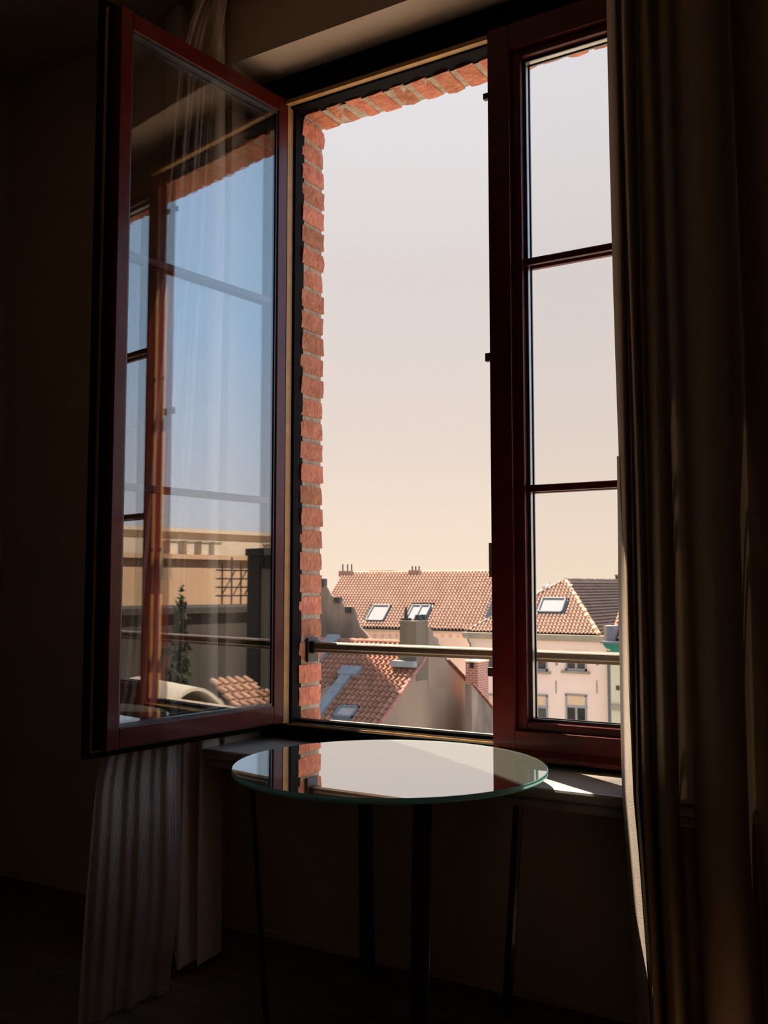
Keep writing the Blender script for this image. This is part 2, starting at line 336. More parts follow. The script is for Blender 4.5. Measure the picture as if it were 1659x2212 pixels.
for (a, b, c, d) in ((ix0-.001, ix0+.006, iz0, iz1), (ix1-.006, ix1+.001, iz0, iz1), (ix0, ix1, iz0-.001, iz0+.006), (ix0, ix1, iz1-.006, iz1+.001)): m.box(a, b, 3.023, 3.041, c, d)
m.build('glazing_spacer', M['steel'], lf)
for y in (3.018, 3.042): bx('glass_pane', M['glass_shut'], lf, ix0-.004, ix1+.004, y, y+.004, iz0-.004, iz1+.004)
for z in (.312, 1.086):
    bx('glazing_bar', MA, lf, ix0, ix1, 3.046, 3.066, E+z, E+z+.026, .004); bx('glazing_bar', MA, lf, ix0, ix1, 3.000, 3.018, E+z+.001, E+z+.025, .004)
# closing edge of the leaf: ochre strip, keeps and screws
bx('closing_strip', GK, lf, LX0-.003, LX0, 3.000, 3.015, E-.500, E+1.86)
for z, h in ((1.725, .022), (.78, .030), (.03, .12), (-.305, .030)):
    bx('keep', M['steel'] if h > .1 else M['black'], lf, LX0-.046 if h < .1 else LX0-.038, LX0-.002, 3.022, 3.040, E+z, E+z+h, .002)
for z in (1.55, .95, .17, -.33): MB().tube((LX0-.003, 3.006, E+z), (LX0-.008, 3.006, E+z), .006).build('screw', M['steel'], lf)

# open left-hand leaf, hinged at the left jamb and swung into the room
HX, HY = -2.256, 3.0
U = Vector((-math.sin(TH), -math.cos(TH), 0)); V = Vector((-math.cos(TH), math.sin(TH), 0))   # U: hinge to free edge; V: into its thickness (away from the camera)
lo = tag(empty('casement', (HX, HY, E), win), 'open maroon leaf swung into the room, reflecting the houses outside')
kk = dict(o=Vector((HX, HY, 0)), u=U, v=V)
OZ0, OZ1 = E-.517, E+1.925
def ob(name, mt, s0, s1, t0, t1, z0, z1, bevel=0): return MB().box(s0, s1, t0, t1, z0, z1, **kk).build(name, mt, lo, bevel=bevel)
ob('stile', MA, .030, .080, 0, .055, OZ0, OZ1, .003); ob('stile', MA, .780, .828, 0, .055, OZ0, OZ1, .003)
ob('bottom_rail', MA, .080, .780, 0, .055, OZ0+.004, E-.448, .003); ob('top_rail', MA, .080, .780, 0, .055, E+1.86, OZ1-.004, .003)
# overlapping inner flange, wider than the leaf
for a in ((.012, .05, OZ0-.026, OZ1+.03), (.80, .862, OZ0-.026, OZ1+.03)): ob('flange', DK, a[0], a[1], .056, .084, a[2], a[3], .003)
ob('flange', DK, .05, .80, .056, .084, OZ0-.026, OZ0+.02, .003); ob('flange', DK, .05, .80, .056, .084, OZ1-.02, OZ1+.03, .003)
ob('seal_strip', GK, .030, .852, .048, .056, OZ0-.006, OZ0-.001); ob('seal_strip', GK, .846, .852, .048, .056, OZ0, OZ1); ob('seal_strip', GK, -.001, .0297, -.001, .010, OZ0, OZ1)
js0, js1, jz0, jz1 = .080, .780, E-.448, E+1.86
m = MB()
for (a, b, c, d) in ((js0, js0+.007, jz0, jz1), (js1-.006, js1, jz0, jz1), (js0, js1, jz0, jz0+.011), (js0, js1, jz1-.011, jz1)):
    m.box(a, b, .006, .011, c, d, **kk); m.box(a, b, .044, .049, c, d, **kk)
m.build('glazing_seal', M['rubber'], lo)
m = MB()
for (a, b, c, d) in ((js0, js0+.006, jz0, jz1), (js1-.006, js1, jz0, jz1), (js0, js1, jz0, jz0+.007), (js0, js1, jz1-.007, jz1)): m.box(a, b, .016, .039, c, d, **kk)
m.build('glazing_spacer', M['rubber'], lo)
for t in (.011, .040): ob('glass_pane', M['glass_leaf'], js0-.003, js1+.003, t, t+.004, jz0-.003, jz1+.003)
for z in (.312, 1.086): ob('glazing_bar', MA, js0, js1, .044, .062, E+z, E+z+.028, .004); ob('glazing_bar', MA, js0+.006, js1-.006, .018, .036, E+z+.003, E+z+.025, .002)
for z in (-.40, .70, 1.78): MB().tube((HX-.055, HY-.010, E+z), (HX-.055, HY-.010, E+z+.07), .007).build('hinge', M['dark'], lo)

# guard rail across the outer reveal
gr = tag(empty('guard_rail', (-1.4, 3.125, E-.24)), 'brown metal guard rail fixed across the window between brick reveals', 'railing')
RZ = E-.240
prof = [(-.022, .016), (-.018, .021), (-.004, .024), (.010, .024), (.020, .020), (.024, .012), (.024, -.002), (.018, -.006), (.018, -.016), (-.014, -.016), (-.018, -.006), (-.024, -.002), (-.024, .008)]
m = MB(); m.prism([Vector((BXL+.012, 3.125+a, RZ+b)) for a, b in prof], Vector((BXR-BXL-.024, 0, 0))); m.build('rail', M['alu'], gr, bevel=.0015)
for x in (BXL+.001, BXR-.013): bx('wall_bracket', M['black'], gr, x, x+.012, 3.088, 3.158, RZ-.055, RZ+.040, .003)
for x in (BXL+.013, BXR-.033): bx('end_socket', M['black'], gr, x, x+.020, 3.100, 3.150, RZ-.020, RZ+.027, .003)

# ================================================================== glass table
TC = Vector((-1.480, 2.456, 0)); TR, TZ = .4546, E-.516
tb = tag(empty('round_table', TC), 'round frosted glass table on four dark legs below the open window', 'table')
def disc(r, z, n=96): return [TC+Vector((r*math.cos(2*PI*i/n), r*math.sin(2*PI*i/n), z)) for i in range(n)]
m = MB(); m.v = disc(TR-.002, TZ); m.f = [list(range(96))]; o = m.build('tabletop', M['table_top'], tb, fix=False)
m = MB(); m.v = disc(TR-.004, TZ-.004); m.f = [list(range(96))]; m.build('frosted_layer', M['frost'], tb, fix=False)
m = MB(); m.v = disc(TR-.006, TZ-.0160); m.f = [list(range(96))]; m.build('glass_underside', M['frame_grey'], tb, fix=False)
m = MB(); rings = [(TR-.003, TZ), (TR, TZ-.002), (TR, TZ-.013), (TR-.003, TZ-.016), (TR-.012, TZ-.0165)]
for r, z in rings: m.v += disc(r, z)
for k in range(len(rings)-1): m.f += [[k*96+i, k*96+(i+1) % 96, (k+1)*96+(i+1) % 96, (k+1)*96+i] for i in range(96)]
m.build('glass_edge', M['rim'], tb, smooth=True, fix=False)
tilt = .06
cdir = Vector((-math.sin(YAW), math.cos(YAW), 0)); cright = Vector((math.cos(YAW), math.sin(YAW), 0))
for px_, s in ((0, .205), (1, .98), (2, -.185), (3, -.98)):
    ang = {0: math.radians(-90+11.5), 1: math.radians(-90+11.5+90), 2: math.radians(90+11.5), 3: math.radians(180+11.5)}[px_]
    d = cright*math.cos(ang)+cdir*math.sin(ang); tn = Vector((-d.y, d.x, 0))
    top = TC+d*(TR-.055)+Vector((0, 0, TZ-.0175)); bot = TC+d*(TR-.055-.050)
    m = MB(); a, b = .024, .008
    m.prism([top-tn*a-d*b, top+tn*a-d*b, top+tn*a+d*b, top-tn*a+d*b], bot-top); m.build('leg', M['bar'], tb, bevel=.003)
m = MB()
for k in range(2):
    ang = math.radians(11.5+90*k); d = cright*math.cos(ang)+cdir*math.sin(ang); tn = Vector((-d.y, d.x, 0)); z = Vector((0, 0, TZ-.030-.006*k))
    m.box(-(TR-.06), TR-.06, -.02, .02, 0, .006, o=TC+z, u=d, v=tn)
m.build('cross_brace', M['bar'], tb)

# ================================================================== curtains
def crom(P, t):
    n = len(P)-1; f = min(max(t, 0), .99999)*n; i = int(f); f -= i
    p = [Vector(P[min(max(i+k, 0), n)]) for k in (-1, 0, 1, 2)]
    return .5*((2*p[1])+(p[2]-p[0])*f+(2*p[0]-5*p[1]+4*p[2]-p[3])*f*f+(3*p[1]-p[0]-3*p[2]+p[3])*f**3)
def lerp_tab(T, z):
    if z >= T[0][0]: return T[0][1]
    for (a, b), (c, d) in zip(T, T[1:]):
        if z >= c: t = (z-c)/(a-c); return d+(b-d)*t
    return T[-1][1]
# right: heavy beige curtain, deep pleats (plan path in metres)
rp = [(1343, 2.745), (1345, 2.66), (1350, 2.585), (1359, 2.56), (1366, 2.60), (1366, 2.70), (1369, 2.69), (1371, 2.60), (1379, 2.535), (1392, 2.545), (1399, 2.62), (1401, 2.70), (1406, 2.62), (1412, 2.545), (1428, 2.505), (1444, 2.525), (1452, 2.62), (1460, 2.72), (1482, 2.71), (1489, 2.60), (1505, 2.52), (1545, 2.485), (1585, 2.51), (1602, 2.60), (1618, 2.69), (1645, 2.62), (1690, 2.55), (1760, 2.56), (1800, 2.68), (1860, 2.56), (1930, 2.56), (1990, 2.66)]
def planpt(px, Y): p = at(px, 1266, Y); return (p.x, p.y, 0)
path = [planpt(*q) for q in rp]
ztop = 3.545
def rcurt(u, v):
    p = crom(path, u); z = ztop+(0.02-ztop)*v
    lead = max(0, 1-u*7)
    dx = lerp_tab([(3.5, -.020), (2.6, -.012), (1.6, 0), (.6, .004), (.30, .022), (.02, .035)], z)
    p = p+Vector((dx*(.5+.5*lead), 0, 0)); amp = .010*math.sin(z*2.3+u*21)*(1-v*.4)
    return (p.x+amp*.25, p.y+amp*.35, z)
m = MB(); m.grid(rcurt, 240, 46, True); o = m.build('curtain', M['drape'], None, base=(-.75, 2.6, 0), smooth=True, fix=False)
tag(o, 'beige pleated floor-length curtain at the right side of the window', 'curtain')
rc = o
for nm, A_, B_, zt_ in (('sunlit_strip', (1335, 2.655), (1362, 2.53), E+.36), ('sunlit_strip', (1364, 2.60), (1371, 2.515), E-.05)):  # pale strips on the folds, sunlight put into their colour and taper
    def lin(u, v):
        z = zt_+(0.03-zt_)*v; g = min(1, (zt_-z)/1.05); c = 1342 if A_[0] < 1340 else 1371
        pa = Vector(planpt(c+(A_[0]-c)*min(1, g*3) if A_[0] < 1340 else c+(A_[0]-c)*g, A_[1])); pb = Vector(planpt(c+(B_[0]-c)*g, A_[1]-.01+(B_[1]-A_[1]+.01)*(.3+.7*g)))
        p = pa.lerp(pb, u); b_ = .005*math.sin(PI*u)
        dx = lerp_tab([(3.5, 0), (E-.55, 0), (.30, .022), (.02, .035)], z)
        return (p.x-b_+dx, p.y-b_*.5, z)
    m = MB(); m.grid(lin, 10, 40, True); tag(m.build(nm, M['sunlit_strip'], rc, smooth=True, fix=False), 'pale strip carrying the sunlight on the curtain fold')
# left: plain cream curtain, pressed to the wall by the open leaf and hanging forward below it
lp = [(340, 2.77), (352, 2.74), (366, 2.72), (382, 2.76), (392, 2.77), (400, 2.70), (412, 2.71), (426, 2.74), (435, 2.78), (438, 2.785), (440, 2.72), (446, 2.71), (462, 2.74), (478, 2.81), (484, 2.87)]
lpath = [planpt(a, b) for a, b in lp]
PX = [q[0] for q in lp]
def ladder(T): return [planpt(px, lerp_tab([(-a, b) for a, b in T], -px)) for px in PX]   # same folds, other depths
lmid = ladder([(340, 2.70), (392, 2.66), (400, 2.60), (434, 2.725), (438, 2.725), (440, 2.64), (478, 2.77), (484, 2.80)])
llow = ladder([(340, 2.50), (392, 2.45), (400, 2.37), (434, 2.46), (438, 2.46), (440, 2.42), (478, 2.53), (484, 2.56)])
def lcurt(u, v):
    z = ztop+(0.03-ztop)*v; k = 1
    a = lerp_tab([(9, 0), (E-.50, 0), (E-.68, 1), (-9, 1)], z); b = lerp_tab([(9, 0), (E-.68, 0), (.03, 1), (-9, 1)], z)
    p = crom(lpath, u).lerp(crom(lmid, u), a).lerp(crom(llow, u), b)
    wv = .004*math.sin(z*3+u*14)
    return (p.x*k+wv, min(p.y*k+wv, 2.785) if p.x < -2.42 else p.y*k+wv, z)
m = MB(); m.grid(lcurt, 110, 60, True); o = m.build('curtain', M['cream'], None, base=(-2.45, 2.7, 0), smooth=True, fix=False)
tag(o, 'plain cream curtain left of the niche, behind the open window leaf', 'curtain')
# left: striped crinkled sheer, fanned out behind the open leaf
RT = [(3.50, 482), (3.25, 457), (3.13, 447), (2.90, 440), (2.35, 425), (1.35, 400), (.61, 396), (.3, 401), (.02, 380)]
LT = [(3.50, 428), (3.33, 394), (3.13, 370), (2.90, 360), (2.35, 342), (1.35, 290), (.9, 262), (.61, 216), (.3, 200), (.02, 190)]
KT = [(9, 1.040), (.72, 1.040), (.45, .98), (.02, .93)]
def sheer(u, v):
    z = 3.50+(0.012-3.50)*v
    a, b = lerp_tab(LT, z), lerp_tab(RT, z); px = a+(b-a)*u
    d = raydir(px, 1266); slope = d.x/d.y
    # where this sight line meets the open leaf, then a hand's breadth behind it
    s = (HX-slope*HY)/(math.sin(TH)-slope*math.cos(TH)); Yl = HY-math.cos(TH)*s
    Y = min(Yl*lerp_tab(KT, z), 2.675); fold = math.sin(u*19+2*math.sin(z*1.3))*.6+math.sin(u*41+z*2.1)*.4
    Y *= 1+.006*fold
    Y = min(Y, 2.685)
    return (slope*Y, Y, z)
m = MB(); m.grid(sheer, 120, 80, True); o = m.build('sheer_curtain', M['sheer'], None, base=(-2.4, 2.4, 0), smooth=True, fix=False)
tag(o, 'striped crinkled sheer curtain fanned out behind the open window leaf', 'curtain')

# ================================================================== outdoors
GZ = -13.0
tag(bx('ground', M['ground'], None, -160, 160, 3.6, 260, GZ-.5, GZ), kind='structure')
tag(bx('wall_facade_below', M['mortar'], None, -12, 12, 2.9, 3.19, GZ, -.6), kind='structure')

def inside(poly, u, v):
    c = False; j = len(poly)-1
    for i in range(len(poly)):
        (a, b), (p, q) = poly[i], poly[j]
        if (b > v) != (q > v) and u < (p-a)*(v-b)/(q-b)+a: c = not c
        j = i
    return c
def tile_strip(mb, o, U_, V_, N_, u, v, w_, l, h):
    """one pantile: S profile, raised at its lower end, with a lip"""
    k = len(mb.v); n = 7; ov = l*.10
    P_ = [(0, 0), (.07, .62), (.2, .95), (.34, 1), (.48, .82), (.6, .35), (.68, .04), (1.03, .0)]
    for vv, lift in ((v, h*.62), (v+l+ov, .0)):
        for t, z in P_: mb.v.append(o+U_*(u+w_*t)+V_*vv+N_*(z*h*.92+lift+.012))
    for t, z in P_: mb.v.append(o+U_*(u+w_*t)+V_*v+N_*(max(z*h*.92+h*.62-.022, .005)))
    for i in range(n): mb.f.append([k+i, k+i+1, k+n+2+i, k+n+1+i]); mb.f.append([k+2*n+2+i, k+2*n+3+i, k+i+1, k+i])
def roof(parent, o, U_, V_, poly, w_, l, mt, holes=(), parts=0, h=None, order=None, ridge=None):
    """tiled plane: poly in (u,v); the first `parts` tiles are parts, the rest one stuff part"""
    N_ = U_.cross(V_).normalized(); N_ = N_ if N_.z > 0 else -N_; h = w_*.46
    us, vs = [p[0] for p in poly], [p[1] for p in poly]
    m = MB(); m.prism([o+U_*a+V_*b+N_*.0 for a, b in poly], -N_*.12); m.build('roof_deck', M['underlay'], parent)
    cells = []
    for j in range(int((max(vs)-min(vs))/l)+1):
        for i in range(int((max(us)-min(us))/w_)+1):
            u, v = min(us)+i*w_, min(vs)+j*l
            if inside(poly, u+w_*.5, v+l*.4) and not any(a-.0 < u+w_*.5 < b and c < v+l*.5 < d for a, b, c, d in holes): cells.append((u, v))
    if order: cells.sort(key=order)
    one = None
    if parts:
        mb = MB(); tile_strip(mb, Vector((0,0,0)), U_, V_, N_, 0, 0, w_, l, h)
        one = bpy.data.meshes.new('roof_tile'); one.from_pydata(mb.v, [], mb.f); one.materials.append(mt); one.polygons.foreach_set('use_smooth', [False]*len(one.polygons))
    for u, v in cells[:parts]:
        q = bpy.data.objects.new('roof_tile', one); C.objects.link(q); q.parent = parent
        q.location = o+U_*(u+R.uniform(-.006, .006))+V_*(v+R.uniform(-.01, .01))-org(parent)
    if cells[parts:]:
        mb = MB()
        for u, v in cells[parts:]: tile_strip(mb, o, U_, V_, N_, u, v, w_, l, h)
        q = mb.build('roof_tiles', mt, parent, fix=False); q['kind'] = 'stuff'
    return N_
def ridge_tiles(parent, p, q, mt, r=.13, step=.38, name='ridge_tile'):
    p, q = Vector(p), Vector(q); L = (q-p).length; a = (q-p)/L; n = max(1, int(L/step)); sd = a.cross(Vector((0,0,1))).normalized(); up = sd.cross(a)
    mb = MB()
    for k, (t, rr) in enumerate(((0, r*1.12), (step*1.05, r*.92))):
        for i in range(7): th = PI*i/6; mb.v.append(a*t+sd*math.cos(th)*rr+up*math.sin(th)*rr)
    mb.f = [[i, i+1, 8+i, 7+i] for i in range(6)]+[list(range(7))]
    me = bpy.data.meshes.new(name); me.from_pydata(mb.v, [], mb.f); me.materials.append(mt)
    for k in range(n):
        o_ = bpy.data.objects.new(name, me); C.objects.link(o_); o_.parent = parent; o_.location = p+a*(k*L/n)+Vector((0,0,R.uniform(-.01,.01)))-org(parent)
def skylight(parent, o, U_, V_, N_, u0, u1, v0, v1, name='roof_window', fr='slate', bar=False):
    s = MB(); t = .08
    for a in ((u0, u1, v0, v0+t), (u0, u1, v1-t, v1), (u0, u0+t, v0, v1), (u1-t, u1, v0, v1)): s.box(a[0], a[1], a[2], a[3], -.02, .20, o=o, u=U_, v=V_, w_=N_)
    if bar: c = (u0+u1)/2; s.box(c-.05, c+.05, v0, v1, .10, .20, o=o, u=U_, v=V_, w_=N_)
    f = s.build(name, M[fr], parent)
    MB().box(u0+t, u1-t, v0+t, v1-t, .10, .14, o=o, u=U_, v=V_, w_=N_).build('pane', M['skyglass'], f)
    MB().box(u0-.12, u1+.12, v0-.12, v1+.12, .0, .055, o=o, u=U_, v=V_, w_=N_).build('flashing', M['slate'], f)

# ---- A: long pink house with a big pantile roof, farthest
YA = 54.0; ALP = math.radians(44); UA = Vector((1,0,0)); VA = Vector((0, math.cos(ALP), math.sin(ALP))); NA = Vector((0, -math.sin(ALP), math.cos(ALP)))
pe = at(900, 1358, YA); xr = at(1032, 1362, YA).x; xl = at(684, 1358, YA).x-.3
oA = Vector((xl, YA, pe.z)); vr = (hit(900, 1237, oA, NA)-oA).dot(VA); LA = xr-xl
hA = tag(empty('terraced_house', (xl+LA/2, YA+2, GZ)), 'farthest pink rendered house with long pantile roof and two roof windows', 'house')
def uv(px, py, o, U_, V_, N_): p = hit(px, py, o, N_)-o; return p.dot(U_), p.dot(V_)
def rect(c, o, U_, V_, N_):
    (tlx, tly), (trx, try_), (brx, bry), (blx, bly) = c; q = [uv(*p, o, U_, V_, N_) for p in c]
    return ((q[0][0]+q[3][0])/2, (q[1][0]+q[2][0])/2, (q[2][1]+q[3][1])/2, (q[0][1]+q[1][1])/2)
s1 = rect([(807, 1310), (846, 1310), (828, 1344), (792, 1343)], oA, UA, VA, NA); s2 = rect([(893, 1310), (934, 1310), (917, 1343), (877, 1342)], oA, UA, VA, NA)
pad = lambda s, e=.12: (s[0]-e, s[1]+e, s[2]-e, s[3]+e)
uvis = uv(760, 1300, oA, UA, VA, NA)[0]
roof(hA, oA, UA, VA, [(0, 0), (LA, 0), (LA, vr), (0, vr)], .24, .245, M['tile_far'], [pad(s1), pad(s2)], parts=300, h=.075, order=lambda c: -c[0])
skylight(hA, oA, UA, VA, NA, *s1); skylight(hA, oA, UA, VA, NA, *s2, bar=True)
rp0 = oA+VA*vr; ridge_tiles(hA, rp0, rp0+UA*LA, M['tile_far'], .12, .40)
dback = VA.y*vr
m = MB(); m.prism([Vector((xr, YA+.35, GZ)), Vector((xr, YA+2*dback-.3, GZ)), Vector((xr, YA+2*dback-.3, pe.z)), Vector((xr, YA+dback, rp0.z-.12)), Vector((xr, YA+.35, pe.z+.20))], Vector((-.3, 0, 0)))
m.build('gable_wall', M['slate'], hA)  # blue-grey colour stands in for the skylit shade on this end
bx('wall', M['pink'], hA, xl, xr-.3, YA+.35, YA+.7, GZ, pe.z+.15)
m = MB(); m.prism([rp0-Vector((0,0,.1)), rp0+UA*LA-Vector((0,0,.1)), Vector((xr, YA+2*dback, pe.z)), Vector((xl, YA+2*dback, pe.z))], Vector((0, 0, -.1))); m.build('rear_slope', M['tile_shade'], hA)
bx('gutter', M['black'], hA, xl, xr, YA-.12, YA+.02, pe.z-.10, pe.z+.0, .02)
bx('eaves_band', M['pink'], hA, xl, xr-.3, YA+.15, YA+.35, pe.z-.30, pe.z-.02)
for px in (760, 776, 810, 827, 843, 857, 956, 973, 990, 1003):
    c = at(px, 1373.5, YA+.33); MB().tube(c, c+Vector((0, .05, 0)), .13, 12).build('wall_anchor', M['pink_dull'], hA)
for xs, yt in (((740.6, 751, 759.6), 1219), ((890.7, 898, 905.5), 1223)):
    yy = YA+dback; a, b = at(xs[0]-5, 1236, yy), at(xs[2]+4, 1236, yy); zb = rp0.z
    ch = empty('chimney', ((a.x+b.x)/2, yy, zb), hA)
    bx('chimney_base', M['tile_far'], ch, a.x, b.x, yy-.25, yy+.25, zb-.25, zb+.16)
    for px in xs: c = at(px, yt, yy); MB().tube((c.x, yy, zb+.1), (c.x, yy, c.z), .045).build('flue_pipe', M['black'], ch)
a, b = at(801, 1236, YA+dback+.6), at(851, 1236, YA+dback+.6); tp = at(820, 1231.5, YA+dback+.6).z
bx('ridge_vent', M['tile_far'], hA, a.x, b.x, YA+dback+.3, YA+dback+.9, rp0.z-.5, tp, .05)

# ---- B: hipped corner house seen through the shut leaf
YB = 50.0
Bz = at(1293.5, 1371, YB); Bx1 = Bz.x; Bx0 = at(1008, 1371, YB).x; ze = Bz.z
# apex on the same inclination as the visible hip
tan_a = raydir(1222, 1254).x/raydir(1222, 1254).y; Ya = (Bx1-YB*(-1)*-1)/1 if False else (Bx1+YB)/(1+tan_a)
ap = at(1222, 1254, Ya); run = Ya-YB; rise = ap.z-ze; AL = math.atan2(rise, run)
hB = tag(empty('corner_house', ((Bx0+Bx1)/2, YB+3, GZ)), 'cream house with hipped pantile roof seen through the shut right leaf', 'house')
VB = Vector((0, math.cos(AL), math.sin(AL))); NB = Vector((0, -math.sin(AL), math.cos(AL))); oB = Vector((Bx0, YB, ze)); vl = rise/math.sin(AL)
sB = rect([(1174, 1295), (1227, 1295), (1213, 1326), (1161, 1326)], oB, UA, VB, NB)
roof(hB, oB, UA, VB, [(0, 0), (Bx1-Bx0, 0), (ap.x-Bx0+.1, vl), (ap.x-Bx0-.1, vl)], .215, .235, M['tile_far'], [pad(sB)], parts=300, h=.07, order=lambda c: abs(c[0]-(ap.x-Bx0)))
skylight(hB, oB, UA, VB, NB, *sB)
DEP = 16.0
UR = Vector((0, 1, 0)); VR = Vector((-math.cos(AL), 0, math.sin(AL))); oR = Vector((Bx1, YB, ze))
roof(hB, oR, UR, VR, [(0, 0), (DEP, 0), (DEP, vl), (run, vl)], .215, .235, M['tile_shade'], parts=0, h=.05)  # darker tile colour stands in for shade on the slope turned from the sun
MB().prism([Vector((Bx0, YB, ze)), ap, ap+Vector((0, DEP, 0)), Vector((Bx0, YB+DEP, ze))], Vector((0, 0, -.15))).build('left_slope', M['tile_shade'], hB)
ridge_tiles(hB, oR, ap, M['tile_far'], .13, .36, 'hip_tile'); ridge_tiles(hB, Vector((Bx0, YB, ze)), ap, M['tile_shade'], .12, .36, 'hip_tile'); ridge_tiles(hB, ap, ap+Vector((0, DEP-run, 0)), M['tile_shade'], .12, .4)
zc0, zc1 = at(1250, 1387, YB-.35).z, at(1250, 1372.5, YB-.35).z
Bxr = at(1313, 1380, YB-.3).x
m = MB(); m.prism([Vector((Bx0-.1, YB-.40, zc1)), Vector((Bx0-.1, YB-.36, zc0+.12)), Vector((Bx0-.1, YB-.1, zc0)), Vector((Bx0-.1, YB+.2, zc0)), Vector((Bx0-.1, YB+.2, zc1))], Vector((Bxr-Bx0+.1, 0, 0))); m.build('cornice', M['stone'], hB)
wx0 = at(1013, 1450, YB).x; wx1 = at(1314, 1450, YB).x
bx('wall', M['cream_wall'], hB, wx0, wx1, YB+.12, YB+.30, GZ, zc1)
bx('side_wall', M['cream_wall'], hB, wx0, wx0+.2, YB+.30, YB+DEP, GZ, zc1); bx('side_wall', M['cream_wall'], hB, wx1-.2, wx1, YB+.30, YB+DEP, GZ, zc1)
def house_window(parent, px0, px1, y0, y1, Y, blind=0, sill=True, mid=True, lowfr=0):
    a, b = at(px0, y0, Y), at(px1, y1, Y); xa, xb, zt, zb = a.x, b.x, a.z, b.z
    s = MB(); t = .09; yy = Y-.03
    for q in ((xa, xa+t, zb, zt), (xb-t, xb, zb, zt), (xa, xb, zt-t*.6, zt), (xa, xb, zb, zb+t*1.5)): s.box(q[0], q[1], yy-.04, yy+.10, q[2], q[3])
    if mid: c = (xa+xb)/2; zz = zt-(zt-zb)*blind; s.box(c-t*.7, c+t*.7, yy-.02, yy+.08, zb, zz)
    if blind: zz = zt-(zt-zb)*blind; s.box(xa, xb, yy-.03, yy+.10, zz-t, zz+t*.3)
    f = s.build('window', M['frame_grey'], parent)
    MB().box(xa+t, xb-t, yy+.02, yy+.05, zb+t, zt-t*.5).build('pane', M['darkglass'], f)
    if blind: MB().box(xa+t, xb-t, yy, yy+.02, zt-(zt-zb)*blind+.02, zt-.03).build('roller_blind', M['blind'], f)
    if sill: MB().box(xa-.22, xb+.18, Y-.20, Y+.0, zb-.13, zb).build('sill', M['stone'], f)
    MB().box(xa-.03, xb+.03, Y-.055, Y, zt-.02, zt+.05).build('lintel', M['stone'], f)
YW = YB+.12
for k in range(3):
    dx = -84.5*k
    house_window(hB, 1222+dx, 1268+dx, 1408, 1450.5, YW, 0)
    house_window(hB, 1222+dx, 1269+dx, 1500, 1578, YW, .32, False)
    for px in ((1202+dx, 1290+dx) if k == 0 else (1202+dx,)):
        c = at(px, 1434.5, YW-.03); MB().tube(c, c+Vector((0, .05, 0)), .085, 12).build('wall_anchor', M['stone'], hB)
        c, d = at(px-1, 1470, YW-.03), at(px-1, 1498, YW-.03); bx('tie_bar', M['stone'], hB, c.x-.025, c.x+.025, YW-.04, YW, d.z, c.z)
dp = at(1315.5, 1450, YB-.05)
MB().tube((dp.x, YB-.02, GZ), (dp.x, YB-.02, at(1316, 1405, YB).z), .10).build('downpipe', M['slate'], hB)
c = at(1010, 1374, YB-.35)
m = MB(); pts = [(1010, 1376, -.4), (1012, 1385, -.3), (1016, 1391, 0), (1016, 1600, 0)]
for (a, b, e1), (c_, d, e2) in zip(pts, pts[1:]): m.tube(at(a, b, YB+e1-.1), at(c_, d, YB+e2-.1), .05, 8)
m.build('downpipe', M['slate'], hB)

# stub chimney behind B's ridge
c0, c1 = at(1329, 1241, 64), at(1352, 1256, 64)
ch = empty('chimney', ((c0.x+c1.x)/2, 64.3, c1.z), hB)
bx('shaft', M['concrete'], ch, c0.x, c1.x, 64, 64.6, c1.z-1.2, c0.z-.08); bx('cap', M['stone'], ch, c0.x-.05, c1.x+.05, 63.95, 64.65, c0.z-.08, c0.z)

# ---- G: green corniced house at the right edge of the view
YG = 49.0
gx0 = at(1319, 1450, YG).x; gx1 = gx0+7
hG = tag(empty('green_house', (gx0+3, YG+2, GZ)), 'pale green house with teal cornice and red roof beside the curtain', 'house')
bx('wall', M['green_wall'], hG, gx0, gx1, YG, YG+.3, GZ, at(1325, 1400, YG).z)
zt, zb = at(1325, 1390, YG-.5).z, at(1325, 1411, YG-.5).z; hx = at(1301, 1390, YG-.5).x
m = MB(); m.prism([Vector((hx, YG-.5, zt)), Vector((gx1, YG-.5, zt)), Vector((gx1, YG-.5, zb)), Vector((at(1320,1411,YG-.5).x, YG-.5, zb)), Vector((at(1318,1404,YG-.5).x, YG-.5, zb+(zt-zb)*.33)), Vector((at(1308,1400,YG-.5).x, YG-.5, zb+(zt-zb)*.5))], Vector((0, .5, 0)))
m.build('cornice', M['teal'], hG)
m = MB(); z9 = at(1325, 1386, YG-.7).z; m.box(hx-.02, gx1, YG-.75, YG, zt, z9); m.build('gutter', M['slate'], hG)
zl = at(1330, 1528, YG).z; bx('string_course', M['stone'], hG, gx0, gx1, YG-.10, YG, zl-.15, zl+.15)
c, d = at(1331, 1481, YG), at(1339, 1491, YG); bx('vent', M['darkglass'], hG, c.x, d.x, YG-.04, YG+.02, d.z, c.z)
ag = math.radians(42); VG = Vector((0, math.cos(ag), math.sin(ag))); NG = Vector((0, -math.sin(ag), math.cos(ag)))
pg = at(1320, 1352, YG); oG = Vector((pg.x, YG, at(1320, 1384, YG).z)); vg = uv(1340, 1308, oG, UA, VG, NG)[1]
roof(hG, oG, UA, VG, [(0, 0), (6, 0), (6, vg), (0, vg)], .28, .30, M['tile_red'], parts=120, h=.10, order=lambda c: c[0])
ridge_tiles(hG, oG, oG+VG*vg, M['tile_red'], .10, .36, 'verge_tile')
MB().prism([oG+Vector((.05, 0, -.2)), oG+VG*vg+Vector((.05, 0, -.2)), oG+Vector((.05, 2*vg*VG.y, -.2))], Vector((.2, 0, 0))).build('gable_wall', M['green_wall'], hG)
c, d = at(1311, 1352, YG-.4), at(1331, 1388, YG-.4)
